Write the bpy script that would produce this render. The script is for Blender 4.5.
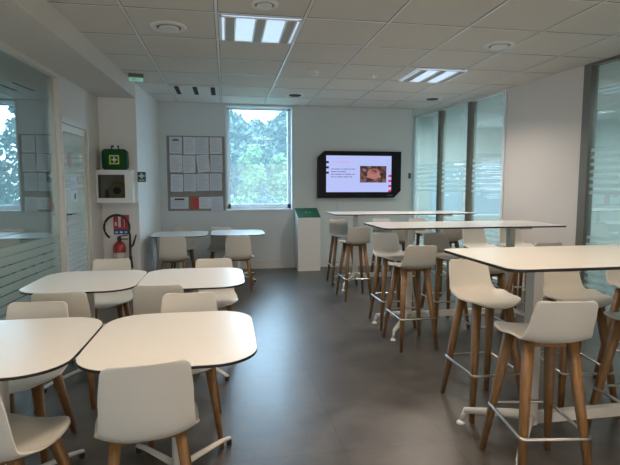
import bpy, bmesh, math, random
from mathutils import Vector, Matrix
R = math.radians
for o in list(bpy.data.objects): bpy.data.objects.remove(o, do_unlink=True)
S = bpy.context.scene
COL = S.collection

# ------------------------------------------------------------------ camera
cd = bpy.data.cameras.new('camera'); cam = bpy.data.objects.new('camera', cd); COL.objects.link(cam)
cd.sensor_fit = 'HORIZONTAL'; cd.sensor_width = 36; cd.lens = 36 * 485 / 620; cd.clip_start = .05; cd.clip_end = 300
yaw, pitch = R(9.75), R(5.39)
cam.location = (0, 0, 1.45); cam.rotation_euler = (R(90) - pitch, 0, -yaw)
S.camera = cam
S.view_settings.view_transform = 'Standard'; S.view_settings.look = 'None'; S.view_settings.gamma = 1
S.view_settings.exposure = 0.0; S.view_settings.use_curve_mapping = False

# ------------------------------------------------------------------ world + light
W = bpy.data.worlds.new('world'); S.world = W; W.use_nodes = True
nt = W.node_tree; bg = nt.nodes['Background']
bg.inputs[0].default_value = (.60, .82, 1.0, 1); bg.inputs[1].default_value = 14

def area(name, loc, rot, sx, sy, power, color, portal=False, spread=180):
    l = bpy.data.lights.new(name, 'AREA'); l.shape = 'RECTANGLE'; l.size = sx; l.size_y = sy
    l.energy = power; l.color = color; l.spread = R(spread)
    if portal: l.cycles.is_portal = True
    o = bpy.data.objects.new(name, l); COL.objects.link(o); o.location = loc; o.rotation_euler = rot
    return o
area('window_portal', (.57, 8.9, 1.95), (R(-90), 0, 0), 1.3, 1.9, 1, (1, 1, 1), portal=True)
area('rear_fill_light', (1.6, -2.45, 1.5), (R(90), 0, 0), 3.4, 1.7, 58, (1, .90, .78))  # warm fill added behind the camera; the wall there has no opening
CEIL = 2.865
LAMPS = [(-.42, 1.64, 11), (2.51, 1.64, 5), (1.05, .90, 13), (1.05, 3.10, 14)]
for x, y, p in LAMPS:
    area('ceiling_lamp_light', (x, y, CEIL - .035), (0, 0, 0), .6, .6, p, (1, .77, .55), spread=140)
for x, y, p, c in ((.31, 4.56, 15, (1, .94, .90)), (2.62, 6.02, 34, (1, .86, .74))):
    area('ceiling_lamp_light', (x, y, CEIL-.035), (0, 0, 0), .6, .6, p, c, spread=140)
# added overhead fill that brightens the office beyond the right partition
area('office_fill_light', (5.6, 8.3, 2.7), (0, 0, 0), 1.6, 2.2, 150, (.90, .98, 1))
area('office_fill_light', (5.8, 4.2, 2.7), (0, 0, 0), 1.2, 1.2, 60, (.88, .98, 1))
area('meeting_room_fill_light', (-3.4, 4.2, 2.6), (0, 0, 0), 1.0, 1.0, 110, (.88, .96, 1))  # unseen fill added so the left glass and door read lighter

# ------------------------------------------------------------------ materials
def mat(name, col, rough=.5, metal=0, spec=.5, noise=0, nscale=20, bump=0, bscale=200, emit=None, estr=0, coat=0):
    m = bpy.data.materials.new(name); m.use_nodes = True; t = m.node_tree; b = t.nodes['Principled BSDF']
    b.inputs['Base Color'].default_value = (*col, 1); b.inputs['Roughness'].default_value = rough
    b.inputs['Metallic'].default_value = metal; b.inputs['Specular IOR Level'].default_value = spec
    b.inputs['Coat Weight'].default_value = coat
    if emit: b.inputs['Emission Color'].default_value = (*emit, 1); b.inputs['Emission Strength'].default_value = estr
    if noise or bump: tc = t.nodes.new('ShaderNodeTexCoord')
    if noise:
        n = t.nodes.new('ShaderNodeTexNoise'); n.inputs['Scale'].default_value = nscale; n.inputs['Detail'].default_value = 5
        t.links.new(tc.outputs['Object'], n.inputs['Vector'])
        r = t.nodes.new('ShaderNodeValToRGB')
        r.color_ramp.elements[0].position = .3; r.color_ramp.elements[1].position = .7
        r.color_ramp.elements[0].color = (*[c * (1 - noise) for c in col], 1)
        r.color_ramp.elements[1].color = (*[min(1, c * (1 + noise)) for c in col], 1)
        t.links.new(n.outputs['Fac'], r.inputs['Fac']); t.links.new(r.outputs['Color'], b.inputs['Base Color'])
    if bump:
        n2 = t.nodes.new('ShaderNodeTexNoise'); n2.inputs['Scale'].default_value = bscale
        t.links.new(tc.outputs['Object'], n2.inputs['Vector'])
        bp = t.nodes.new('ShaderNodeBump'); bp.inputs['Strength'].default_value = bump; bp.inputs['Distance'].default_value = .01
        t.links.new(n2.outputs['Fac'], bp.inputs['Height']); t.links.new(bp.outputs['Normal'], b.inputs['Normal'])
    return m
def wood(name, a, b_):
    m = mat(name, a, .45); t = m.node_tree; b = t.nodes['Principled BSDF']
    tc = t.nodes.new('ShaderNodeTexCoord'); mp = t.nodes.new('ShaderNodeMapping'); mp.inputs['Scale'].default_value = (60, 60, 3)
    n = t.nodes.new('ShaderNodeTexNoise'); n.inputs['Scale'].default_value = 1.5; n.inputs['Detail'].default_value = 6
    r = t.nodes.new('ShaderNodeValToRGB'); r.color_ramp.elements[0].color = (*a, 1); r.color_ramp.elements[1].color = (*b_, 1)
    r.color_ramp.elements[0].position = .3; r.color_ramp.elements[1].position = .7
    t.links.new(tc.outputs['Object'], mp.inputs['Vector']); t.links.new(mp.outputs['Vector'], n.inputs['Vector'])
    t.links.new(n.outputs['Fac'], r.inputs['Fac']); t.links.new(r.outputs['Color'], b.inputs['Base Color'])
    return m
def floor_mat():
    m = mat('dark grey vinyl tiles', (.06, .06, .06), .40, spec=.9); t = m.node_tree; b = t.nodes['Principled BSDF']
    tc = t.nodes.new('ShaderNodeTexCoord')
    br = t.nodes.new('ShaderNodeTexBrick'); br.offset = 0; br.inputs['Scale'].default_value = 1
    br.inputs['Brick Width'].default_value = .62; br.inputs['Row Height'].default_value = .62; br.inputs['Mortar Size'].default_value = .003
    br.inputs['Color1'].default_value = (.068, .059, .050, 1); br.inputs['Color2'].default_value = (.074, .064, .054, 1)
    br.inputs['Mortar'].default_value = (.034, .032, .030, 1)
    n = t.nodes.new('ShaderNodeTexNoise'); n.inputs['Scale'].default_value = 4.5; n.inputs['Detail'].default_value = 8; n.inputs['Roughness'].default_value = .65
    mx = t.nodes.new('ShaderNodeMix'); mx.data_type = 'RGBA'; mx.blend_type = 'MULTIPLY'; mx.inputs[0].default_value = 1
    r = t.nodes.new('ShaderNodeValToRGB'); r.color_ramp.elements[0].color = (.55, .55, .55, 1); r.color_ramp.elements[1].color = (1.4, 1.4, 1.4, 1)
    r.color_ramp.elements[0].position = .3; r.color_ramp.elements[1].position = .72
    t.links.new(tc.outputs['Object'], br.inputs['Vector']); t.links.new(tc.outputs['Object'], n.inputs['Vector'])
    t.links.new(n.outputs['Fac'], r.inputs['Fac']); t.links.new(br.outputs['Color'], mx.inputs[6]); t.links.new(r.outputs['Color'], mx.inputs[7])
    t.links.new(mx.outputs[2], b.inputs['Base Color'])
    rr = t.nodes.new('ShaderNodeMapRange'); rr.inputs['To Min'].default_value = .28; rr.inputs['To Max'].default_value = .46
    t.links.new(n.outputs['Fac'], rr.inputs['Value']); t.links.new(rr.outputs[0], b.inputs['Roughness'])
    bp = t.nodes.new('ShaderNodeBump'); bp.inputs['Strength'].default_value = .12; bp.inputs['Distance'].default_value = .01
    t.links.new(n.outputs['Fac'], bp.inputs['Height']); t.links.new(bp.outputs['Normal'], b.inputs['Normal'])
    return m
def glass_mat(name, tint, refl_min, refl_max, frost=0, frost_col=(.8, .9, .9)):
    m = bpy.data.materials.new(name); m.use_nodes = True; t = m.node_tree
    for n in list(t.nodes): t.nodes.remove(n)
    out = t.nodes.new('ShaderNodeOutputMaterial')
    tr = t.nodes.new('ShaderNodeBsdfTransparent'); tr.inputs[0].default_value = (*tint, 1)
    gl = t.nodes.new('ShaderNodeBsdfGlossy'); gl.inputs['Roughness'].default_value = .0; gl.inputs[0].default_value = (.9, .95, .95, 1)
    lw = t.nodes.new('ShaderNodeLayerWeight'); lw.inputs['Blend'].default_value = .35
    mr = t.nodes.new('ShaderNodeMapRange'); mr.inputs['To Min'].default_value = refl_min; mr.inputs['To Max'].default_value = refl_max
    t.links.new(lw.outputs['Facing'], mr.inputs['Value'])
    base = tr.outputs[0]
    if frost:
        df = t.nodes.new('ShaderNodeBsdfDiffuse'); df.inputs[0].default_value = (*frost_col, 1)
        tl = t.nodes.new('ShaderNodeBsdfTranslucent'); tl.inputs[0].default_value = (*frost_col, 1)
        m1 = t.nodes.new('ShaderNodeMixShader'); m1.inputs[0].default_value = .6
        t.links.new(df.outputs[0], m1.inputs[1]); t.links.new(tl.outputs[0], m1.inputs[2])
        m2 = t.nodes.new('ShaderNodeMixShader'); m2.inputs[0].default_value = frost
        t.links.new(tr.outputs[0], m2.inputs[1]); t.links.new(m1.outputs[0], m2.inputs[2]); base = m2.outputs[0]
    mx = t.nodes.new('ShaderNodeMixShader')
    t.links.new(mr.outputs[0], mx.inputs[0]); t.links.new(base, mx.inputs[1]); t.links.new(gl.outputs[0], mx.inputs[2])
    t.links.new(mx.outputs[0], out.inputs[0])
    return m

M = dict(
    wall=mat('warm white wall paint', (.66, .63, .59), .85, bump=.04),
    wall_back=mat('pale grey wall paint', (.61, .665, .675), .85, bump=.04),
    ceil=mat('mineral fibre ceiling tile', (.66, .63, .58), .8, noise=.03, nscale=150, bump=.08, bscale=350),
    tbar=mat('white ceiling grid', (.88, .88, .88), .25),
    tbar_gap=mat('grey tile joint', (.20, .19, .18), .6),
    floor=floor_mat(),
    base=mat('white painted skirting', (.62, .63, .62), .5),
    white=mat('white painted metal', (.74, .74, .72), .4),
    cream=mat('cream powder coated metal', (.66, .63, .57), .4),
    frame=mat('white lacquered window frame', (.74, .80, .84), .35),
    mull=mat('olive grey anodised aluminium', (.150, .145, .122), .5),
    shell=mat('warm white moulded plastic', (.63, .60, .545), .38, spec=.45, noise=.015, nscale=6),
    top=mat('white laminate', (.74, .715, .685), .30, spec=.5, noise=.01, nscale=40),
    core=mat('black compact laminate core', (.012, .012, .012), .4),
    wood=wood('oak wood', (.17, .083, .027), (.26, .132, .046)),
    steel=mat('brushed steel', (.55, .54, .52), .3, metal=1),
    black=mat('black rubber', (.015, .015, .015), .5),
    red=mat('red painted steel', (.32, .009, .012), .3, coat=.4),
    redsign=mat('red sign print', (.50, .03, .04), .5),
    bluesign=mat('blue sign print', (.03, .06, .25), .5),
    green=mat('green nylon fabric', (.004, .075, .022), .7, bump=.2, bscale=300),
    green2=mat('green sign', (.004, .10, .055), .5),
    yellow=mat('yellow green patch', (.52, .70, .05), .6),
    paper=mat('white paper', (.66, .70, .76), .8),
    paper2=mat('cool white paper', (.60, .65, .72), .8),
    ink=mat('grey print', (.28, .30, .35), .8),
    cork=mat('board backing', (.27, .25, .23), .9, noise=.1),
    boardred=mat('reddish board backing', (.33, .14, .08), .9),
    tv=mat('black gloss television bezel', (.004, .005, .008), .35, spec=.2),
    screen=mat('lit lavender screen', (.02, .02, .03), .3, emit=(.50, .57, 1.0), estr=.92),
    scr_txt=mat('screen text', (.02, .02, .03), .3, emit=(.18, .18, .36), estr=.9),
    scr_pink=mat('screen pink', (.02, .02, .03), .3, emit=(.72, .48, .86), estr=.8),
    scr_red=mat('screen crimson squares', (.02, .0, .0), .3, emit=(.75, .01, .10), estr=.8),
    scr_black=mat('screen black squares', (.004, .004, .006), .3),
    dark=mat('dark recess', (.02, .02, .02), .8),
    lens=mat('smoked acrylic door', (.12, .12, .10), .15),
    tan=mat('tan plastic', (.50, .36, .20), .5),
    skyglow=mat('louvre diffuser with sky glow', (.5, .55, .6), .3, emit=(.55, .72, .95), estr=.85),  # bluish glow stands in for sky reflected by the louvre blades
    lampglow_near=mat('lit warm diffuser', (.8, .8, .8), .4, emit=(1, .84, .62), estr=5),
    lamptube=mat('brown perforated louvre', (.42, .38, .34), .5, noise=.2, nscale=80),
    bark=mat('bark', (.06, .045, .03), .9),
    grass=mat('outdoor grass', (.05, .08, .04), .9, noise=.3, nscale=2),
    far_wall=mat('office wall', (.66, .72, .72), .8),
    far_carpet=mat('office carpet', (.16, .18, .18), .9),
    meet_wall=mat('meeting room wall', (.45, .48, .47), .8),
    blind=mat('white blind slats', (.70, .76, .78), .6),
)
def leaf(name, c):
    m = mat(name, c, .6, noise=.35, nscale=1.2); return m
M['leaf_dark'] = leaf('blue green leaves', (.022, .042, .028))
M['leaf_light'] = leaf('fresh green leaves', (.085, .145, .040))
M['glass_left'] = glass_mat('partition glass dark', (.62, .68, .66), .26, .62)
M['glass_door'] = glass_mat('door glass frosted', (.78, .86, .85), .10, .35, .45, (.72, .79, .78))
M['glass_right'] = glass_mat('partition glass teal', (.78, .87, .86), .10, .5, .15, (.68, .78, .77))
M['glass_far'] = glass_mat('partition glass pale', (.84, .93, .92), .05, .3, .22, (.82, .92, .93))
M['film'] = glass_mat('frosted film', (.86, .92, .92), .04, .2, .38, (.88, .95, .96))
M['film_left'] = glass_mat('frosted film left', (.86, .90, .89), .02, .1, .40, (.72, .76, .73))
M['window_glass'] = glass_mat('window glass', (.96, .98, 1), .02, .25)
# pale sheet added at the window pane to haze the view outside
M['view_haze'] = glass_mat('window haze veil', (.92, .97, 1), 0, .02, .08, (.66, .88, .92))

# ------------------------------------------------------------------ mesh helpers
def link(name, bm, m, parent=None, smooth=False, auto=None):
    me = bpy.data.meshes.new(name)
    bmesh.ops.recalc_face_normals(bm, faces=bm.faces)
    bm.to_mesh(me); bm.free()
    ms = m if isinstance(m, (list, tuple)) else [m]
    for q in ms: me.materials.append(M[q] if isinstance(q, str) else q)
    if smooth:
        for p in me.polygons: p.use_smooth = True
    o = bpy.data.objects.new(name, me); COL.objects.link(o)
    if parent: o.parent = parent
    return o
def tag(o, label=None, cat=None, group=None, kind=None):
    if label: o['label'] = label
    if cat: o['category'] = cat
    if group: o['group'] = group
    if kind: o['kind'] = kind
    return o
def thing(name, label, cat, loc=(0, 0, 0), rz=0, group=None):
    o = bpy.data.objects.new(name, None); COL.objects.link(o); o.empty_display_size = .1
    o.location = loc; o.rotation_euler = (0, 0, rz); return tag(o, label, cat, group)
def box(bm, x0, x1, y0, y1, z0, z1, mi=0, mx=None):
    vs = [bm.verts.new(v) for v in [(x0,y0,z0),(x1,y0,z0),(x1,y1,z0),(x0,y1,z0),(x0,y0,z1),(x1,y0,z1),(x1,y1,z1),(x0,y1,z1)]]
    for f in [(0,3,2,1),(4,5,6,7),(0,1,5,4),(1,2,6,5),(2,3,7,6),(3,0,4,7)]:
        fc = bm.faces.new([vs[i] for i in f]); fc.material_index = mi
    if mx:
        for v in vs: v.co = mx @ v.co
    return vs
def prism(bm, poly, z0, z1, mi=0, mside=None):
    a = [bm.verts.new((x, y, z0)) for x, y in poly]; b = [bm.verts.new((x, y, z1)) for x, y in poly]
    n = len(poly); f = bm.faces.new(a[::-1]); f.material_index = mi; f = bm.faces.new(b); f.material_index = mi
    for i in range(n):
        f = bm.faces.new([a[i], a[(i+1) % n], b[(i+1) % n], b[i]]); f.material_index = mi if mside is None else mside
    return a, b
def bevel(bm, w, seg=2, angle=30):
    es = [e for e in bm.edges if len(e.link_faces) == 2 and e.calc_face_angle(0) > R(angle)]
    bmesh.ops.bevel(bm, geom=es, offset=w, segments=seg, affect='EDGES', profile=.5, clamp_overlap=True)
def tube(bm, pts, r, seg=8, closed=False, flat=1.0):
    """sweep a round section along pts; r a float or a list"""
    n = len(pts); P = [Vector(p) for p in pts]; rings = []
    up = Vector((0, 0, 1))
    for i in range(n):
        if closed: d = P[(i+1) % n] - P[i-1]
        else: d = P[min(i+1, n-1)] - P[max(i-1, 0)]
        d.normalize(); u = up if abs(d.z) < .9 else Vector((0, 1, 0))
        s = d.cross(u).normalized(); t = s.cross(d).normalized()
        rr = r[i] if isinstance(r, (list, tuple)) else r
        rings.append([bm.verts.new(P[i] + s * math.cos(2*math.pi*k/seg) * rr + t * math.sin(2*math.pi*k/seg) * rr * flat) for k in range(seg)])
    m = n if closed else n - 1
    for i in range(m):
        A, B = rings[i], rings[(i+1) % n]
        for k in range(seg): bm.faces.new([A[k], A[(k+1) % seg], B[(k+1) % seg], B[k]])
    if not closed: bm.faces.new(rings[0][::-1]); bm.faces.new(rings[-1])
def taper(bm, p0, p1, w0, w1, d0=None, d1=None, rz=0):
    """square tapering bar from p0 (bottom) to p1 (top)"""
    d0 = d0 or w0; d1 = d1 or w1; c, s = math.cos(rz), math.sin(rz); vs = []
    for p, w, d in ((p0, w0, d0), (p1, w1, d1)):
        for a, b in ((-1,-1),(1,-1),(1,1),(-1,1)):
            x, y = a*w/2, b*d/2
            vs.append(bm.verts.new((p[0]+x*c-y*s, p[1]+x*s+y*c, p[2])))
    for f in [(0,3,2,1),(4,5,6,7),(0,1,5,4),(1,2,6,5),(2,3,7,6),(3,0,4,7)]: bm.faces.new([vs[i] for i in f])
def lathe(bm, prof, seg=32, c=(0, 0)):
    rings = [[bm.verts.new((c[0]+r*math.cos(2*math.pi*k/seg), c[1]+r*math.sin(2*math.pi*k/seg), z)) for k in range(seg)] for r, z in prof]
    for A, B in zip(rings, rings[1:]):
        for k in range(seg): bm.faces.new([A[k], A[(k+1) % seg], B[(k+1) % seg], B[k]])
    bm.faces.new(rings[0][::-1]); bm.faces.new(rings[-1])
def copy_tree(o, parent=None):
    c = o.copy(); COL.objects.link(c)
    if parent: c.parent = parent
    for ch in o.children: copy_tree(ch, c)
    return c
def B(): return bmesh.new()
def frame_mx(p0, p1):
    """local frame: x along p0->p1 in plan, y to the left of it, z up, origin p0"""
    d = Vector((p1[0]-p0[0], p1[1]-p0[1], 0)); L = d.length; a = math.atan2(d.y, d.x)
    return Matrix.Translation((p0[0], p0[1], 0)) @ Matrix.Rotation(a, 4, 'Z'), L
def struct(name, bm, m, **k): return tag(link(name, bm, m, **k), kind='structure')

# ------------------------------------------------------------------ plan
YB = 8.57                                    # back wall
def lx(y): return -1.70 - .05 * (7.1 - y)    # left partition line
def rx(y): return 4.15 - .095 * (y - 5.19)   # right wall line
def sx(y): return -1.21 - .041 * (7.1 - y)   # soffit edge
YF, YE = -2.6, 9.4                           # wall behind the camera, end of the right alcove
SOF = 2.66
bm = B(); box(bm, -5.2, 8.2, YF-.2, YB+.3, -.12, 0); box(bm, 3.3, 8.2, YB+.3, 11.3, -.12, 0); fl = struct('floor', bm, 'floor')
bm = B(); box(bm, -5.2, 8.2, YF-.2, YB+.3, CEIL, CEIL+.12); box(bm, 3.3, 8.2, YB+.3, 11.3, CEIL, CEIL+.12); struct('ceiling', bm, 'ceil')
# ceiling grid: raised T bars
bm = B(); TX = [-.06 + .735*k for k in range(-2, 6)]; TY = [8.57 - .733*k for k in range(0, 16)]
for x in TX:
    box(bm, x-.012, x+.012, YF, YB, CEIL-.006, CEIL+.001, 0)
    for q in (-1, 1): box(bm, x+q*.0145-.003, x+q*.0145+.003, YF, YB, CEIL-.002, CEIL+.001, 1)
for y in TY:
    box(bm, -1.6, rx(y)-.01, y-.006, y+.010, CEIL-.0045, CEIL+.001, 0); box(bm, -1.6, rx(y)-.01, y-.014, y-.006, CEIL-.0025, CEIL+.001, 1)
struct('trim_1', bm, ['tbar', 'tbar_gap'])
# back wall with the window opening
WX0, WX1, WZ0, WZ1 = 0.0, 1.165, 1.055, 2.84
bm = B()
box(bm, -1.4, WX0, YB, YB+.3, 0, CEIL); box(bm, WX1, 3.37, YB, YB+.3, 0, CEIL)
box(bm, WX0, WX1, YB, YB+.3, 0, WZ0); box(bm, WX0, WX1, YB, YB+.3, WZ1, CEIL)
struct('wall_back', bm, 'wall_back')
bm = B(); box(bm, 3.30, 3.37, YB+.3, YE+.2, 0, CEIL); box(bm, 3.30, 4.1, YE, YE+.2, 0, CEIL); struct('wall_alcove', bm, 'wall_back')
bm = B(); box(bm, -1.10, 3.37, YB-.016, YB, 0, .155); box(bm, -1.10, 3.37, YB-.02, YB-.004, .145, .158); bevel(bm, .002, 1); struct('baseboard_back', bm, 'base')
# block between recess and back wall
bm = B(); prism(bm, [(-2.4, 7.1), (-1.21, 7.1), (-1.105, YB+.05), (-2.4, YB+.05)], 0, CEIL); struct('wall_recess', bm, mat('white wall paint with window light', (.76, .755, .73), .8))  # paint made lighter to carry window light on the side face
# dropped soffit on the left
bm = B(); prism(bm, [(-2.6, YF), (sx(YF), YF), (sx(7.1), 7.1), (-2.6, 7.1)], SOF, CEIL+.01); struct('ceiling_soffit', bm, 'wall')
# left partition: glass up to Y 5.62, door 5.66-6.60, plain wall to 7.1
def plan(y): return (lx(y), y)
mx, L = frame_mx(plan(5.73), plan(7.12)); dA, dB = .03, .90      # local x from Y 5.60
bm = B()
box(bm, 0, L, 0, .12, 2.20, SOF, mx=mx); box(bm, dB, L, 0, .12, 0, 2.20, mx=mx); box(bm, 0, dA, 0, .12, 0, 2.20, mx=mx)
struct('wall_left', bm, 'wall')
bm = B()
box(bm, dA-.012, dA+.025, -.006, .13, 0, 2.20, mx=mx); box(bm, dB-.035, dB+.03, -.012, .13, 0, 2.20, mx=mx); box(bm, dA, dB, -.012, .13, 2.155, 2.215, mx=mx)
struct('trim_2', bm, 'cream')
# door leaf
door = bpy.data.objects.new('door_1', None); COL.objects.link(door); tag(door, kind='structure'); door.location = plan(5.66) + (0,)
def rel(o, par):     # keep world place while parenting to a placed empty
    o.parent = par; o.matrix_parent_inverse = Matrix.Translation(-Vector(par.location)); return o
bm = B(); x0, x1 = dA+.035, dB-.035
for a in ((x0, x0+.045, .01, 2.155), (x1-.045, x1, .01, 2.155)): box(bm, a[0], a[1], .02, .07, a[2], a[3], mx=mx)
box(bm, x0+.045, x1-.045, .02, .07, .01, .12, mx=mx); box(bm, x0+.045, x1-.045, .02, .07, 2.07, 2.155, mx=mx)
rel(link('door_frame', bm, 'cream'), door)
bm = B(); box(bm, x0+.045, x1-.045, .04, .05, .12, 2.07, mx=mx); rel(link('door_pane', bm, 'glass_door'), door)
def stripes(mx, xa, xb, y, bands, m, name='film_stripes', pitch=.08, h=.058):
    bm = B()
    for z0, z1 in bands:
        z = z0
        while z < z1: box(bm, xa, xb, y-.001, y, z, z+h, mx=mx); z += pitch
    return link(name, bm, m)
bm = B()
for z0, z1 in ((.25, 1.05), (1.42, 1.92)):
    z = z0
    while z < z1: box(bm, x0+.08, x1-.08, .037, .0385, z, z+.012, mx=mx); z += .062
rel(link('film_stripes', bm, M['meet_wall']), door)
bm = B()
box(bm, x0+.005, x0+.045, .003, .02, 1.06, 1.20, mx=mx); box(bm, x0+.005, x0+.045, .003, .02, .90, 1.0, mx=mx)
box(bm, x0+.03, x0+.05, -.04, .01, 1.13, 1.15, mx=mx); box(bm, x0+.03, x0+.17, -.05, -.035, 1.13, 1.15, mx=mx); bevel(bm, .003, 1)
rel(link('door_handle', bm, mat('dark brushed steel', (.16, .16, .15), .4, metal=.8)), door)
bm = B()
for z in (.35, 1.75): box(bm, x1-.01, x1+.015, -.02, .01, z, z+.12, mx=mx)
rel(link('door_hinge', bm, 'steel'), door)
# papers taped on the door
t = bpy.data.objects.new('paper_notice', None); COL.objects.link(t); t.location = plan(5.9) + (0,)
tag(t, 'white paper notice with small black picture taped to the glass door', 'paper notice')
xn = x0+.24
bm = B(); box(bm, xn, xn+.21, .030, .033, 1.28, 1.57, mx=mx); rel(link('sheet', bm, 'paper'), t)
bm = B()
for k in range(3): box(bm, xn+.03, xn+.18, .0285, .030, 1.51-.022*k, 1.518-.022*k, mx=mx)
box(bm, xn+.02, xn+.19, .0285, .030, 1.415, 1.421, mx=mx); rel(link('printing', bm, 'ink'), t)
bm = B(); box(bm, xn+.12, xn+.17, .0285, .030, 1.30, 1.37, mx=mx); rel(link('picture', bm, 'black'), t)
bm = B(); v = [bm.verts.new(mx @ Vector((xn+.02+.07*math.cos(a*math.pi/8), .032, 1.76+.09*math.sin(a*math.pi/8)))) for a in range(16)]
f = bm.faces.new(v); ex = bmesh.ops.extrude_face_region(bm, geom=[f]);
for q in [g for g in ex['geom'] if isinstance(g, bmesh.types.BMVert)]: q.co += (mx.to_3x3() @ Vector((0, -.002, 0)))
o = link('prohibition_sticker', bm, mat('faded red sticker', (.50, .28, .28), .6)); tag(o, 'faded red round sticker on the upper glass of the door', 'sticker')

# left glass partition
mxl, Ll = frame_mx(plan(1.2), plan(5.73))
win = bpy.data.objects.new('window_2', None); COL.objects.link(win); tag(win, kind='structure'); win.location = plan(1.2) + (0,)
bm = B(); box(bm, .03, Ll-.012, .05, .062, .05, SOF-.04, mx=mxl); rel(link('glass_pane', bm, 'glass_left'), win)
bm = B(); box(bm, 0, Ll, .02, .09, 0, .05, mx=mxl); box(bm, 0, Ll, .0, .10, SOF-.045, SOF, mx=mxl)
box(bm, Ll-.012, Ll, .046, .07, .05, SOF-.045, mx=mxl); box(bm, 0, .04, .02, .09, .05, SOF-.045, mx=mxl)
rel(link('window_frame', bm, 'cream'), win)
rel(stripes(mxl, .03, Ll-.03, .048, ((.12, .86),), 'film_left', pitch=.082, h=.070), win)
bm = B(); mxn, Ln = frame_mx(plan(YF), plan(1.2)); box(bm, 0, Ln, 0, .12, 0, SOF, mx=mxn); struct('wall_left_front', bm, 'wall')
# dim meeting room beyond
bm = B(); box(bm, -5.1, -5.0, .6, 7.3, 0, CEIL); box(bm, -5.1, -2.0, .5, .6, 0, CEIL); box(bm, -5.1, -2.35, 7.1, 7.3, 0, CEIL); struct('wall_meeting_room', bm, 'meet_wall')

# right wall
def rplan(y): return (rx(y), y)
mxr, Lr = frame_mx(rplan(6.57), rplan(5.20))      # runs toward camera; room lies to the right of it -> y>0 is outside
bm = B(); box(bm, 0, Lr, 0, .14, 0, CEIL, mx=mxr); struct('wall_right', bm, 'wall')
def partition(name, y0, y1, posts, gmat, top, fmat, n):
    """glazed run of the right wall from y0 (far) to y1 (near)"""
    mx, L = frame_mx(rplan(y0), rplan(y1))
    w = bpy.data.objects.new(name, None); COL.objects.link(w); tag(w, kind='structure'); w.location = rplan(y0) + (0,)
    bm = B(); box(bm, 0, L, 0, .08, top, CEIL, mx=mx); box(bm, 0, L, 0, .08, 0, .05, mx=mx); rel(link('window_frame', bm, fmat), w)
    for p in posts:
        bm = B(); a = (y0-p[0]) / (y0-y1) * L; box(bm, a-p[1]/2, a+p[1]/2, -.015, .09, .05, top, mx=mx); bevel(bm, .004, 1); rel(link('mullion', bm, p[2]), w)
    bm = B(); box(bm, 0, L, .035, .047, .05, top, mx=mx); rel(link('glass_pane', bm, gmat), w)
    rel(stripes(mx, 0, L, .032, ((.10, .90), (1.36, 1.92)), 'film', pitch=.082, h=.040), w)
    return mx, L
partition('window_3', 9.4, 6.57, [(9.36, .07, 'frame'), (8.42, .09, 'mull'), (7.48, .10, 'mull'), (6.60, .05, 'frame')], 'glass_far', 2.82, 'white', 3)
partition('window_4', 5.20, 1.0, [(5.13, .11, 'mull'), (1.05, .11, 'mull'), (3.0, .06, 'mull')], 'glass_right', 2.83, 'mull', 4)
bm = B(); mxq, Lq = frame_mx(rplan(1.0), rplan(YF)); box(bm, 0, Lq, 0, .14, 0, CEIL, mx=mxq); struct('wall_right_front', bm, 'wall')
# office beyond the right wall
bm = B(); box(bm, 7.9, 8.0, .5, 11.2, 0, CEIL); box(bm, 4.6, 8.0, .4, .5, 0, CEIL); box(bm, 3.8, 8.0, 11.1, 11.2, 0, .75); box(bm, 3.8, 8.0, 11.1, 11.2, 2.0, CEIL); box(bm, 3.8, 4.3, 11.1, 11.2, .75, 2.0); box(bm, 7.2, 8.0, 11.1, 11.2, .75, 2.0); box(bm, 3.75, 3.85, 9.6, 11.2, 0, CEIL); struct('wall_office', bm, 'far_wall')
w5 = bpy.data.objects.new('window_5', None); COL.objects.link(w5); tag(w5, kind='structure'); w5.location = (5.75, 11.1, .75)
bl = bpy.data.materials.new('translucent blind fabric'); bl.use_nodes = True; tt = bl.node_tree; tt.nodes.remove(tt.nodes['Principled BSDF'])
t1 = tt.nodes.new('ShaderNodeBsdfTranslucent'); t1.inputs[0].default_value = (.13, .20, .26, 1); t2 = tt.nodes.new('ShaderNodeBsdfDiffuse'); t2.inputs[0].default_value = (.35, .42, .46, 1)
t3 = tt.nodes.new('ShaderNodeAddShader'); tt.links.new(t1.outputs[0], t3.inputs[0]); tt.links.new(t2.outputs[0], t3.inputs[1]); tt.links.new(t3.outputs[0], tt.nodes['Material Output'].inputs[0])
bm = B()
for k in range(30): box(bm, 4.3, 7.2, 11.13, 11.134, .76+.041*k, .76+.041*k+.039)
rel(link('blind', bm, bl), w5)
bm = B()
for xx in (4.3, 5.7, 7.14): box(bm, xx, xx+.06, 11.08, 11.12, .75, 2.0)
rel(link('window_frame', bm, 'frame'), w5)
bm = B(); box(bm, 4.6, 8.0, .4, 11.2, .001, .012); struct('floor_office', bm, 'far_carpet')
# wall behind the camera, closed recess; the rear light is an added fill
bm = B(); box(bm, -1.9, -1.4, YF-.2, YF, 0, CEIL); box(bm, 1.9, 5.0, YF-.2, YF, 0, CEIL); box(bm, -1.4, 1.9, YF-.2, YF, 0, .9); box(bm, -1.4, 1.9, YF-.2, YF, 2.5, CEIL); box(bm, -1.4, 1.9, YF-.2, YF-.15, .9, 2.5); struct('wall_front', bm, 'wall')

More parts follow.
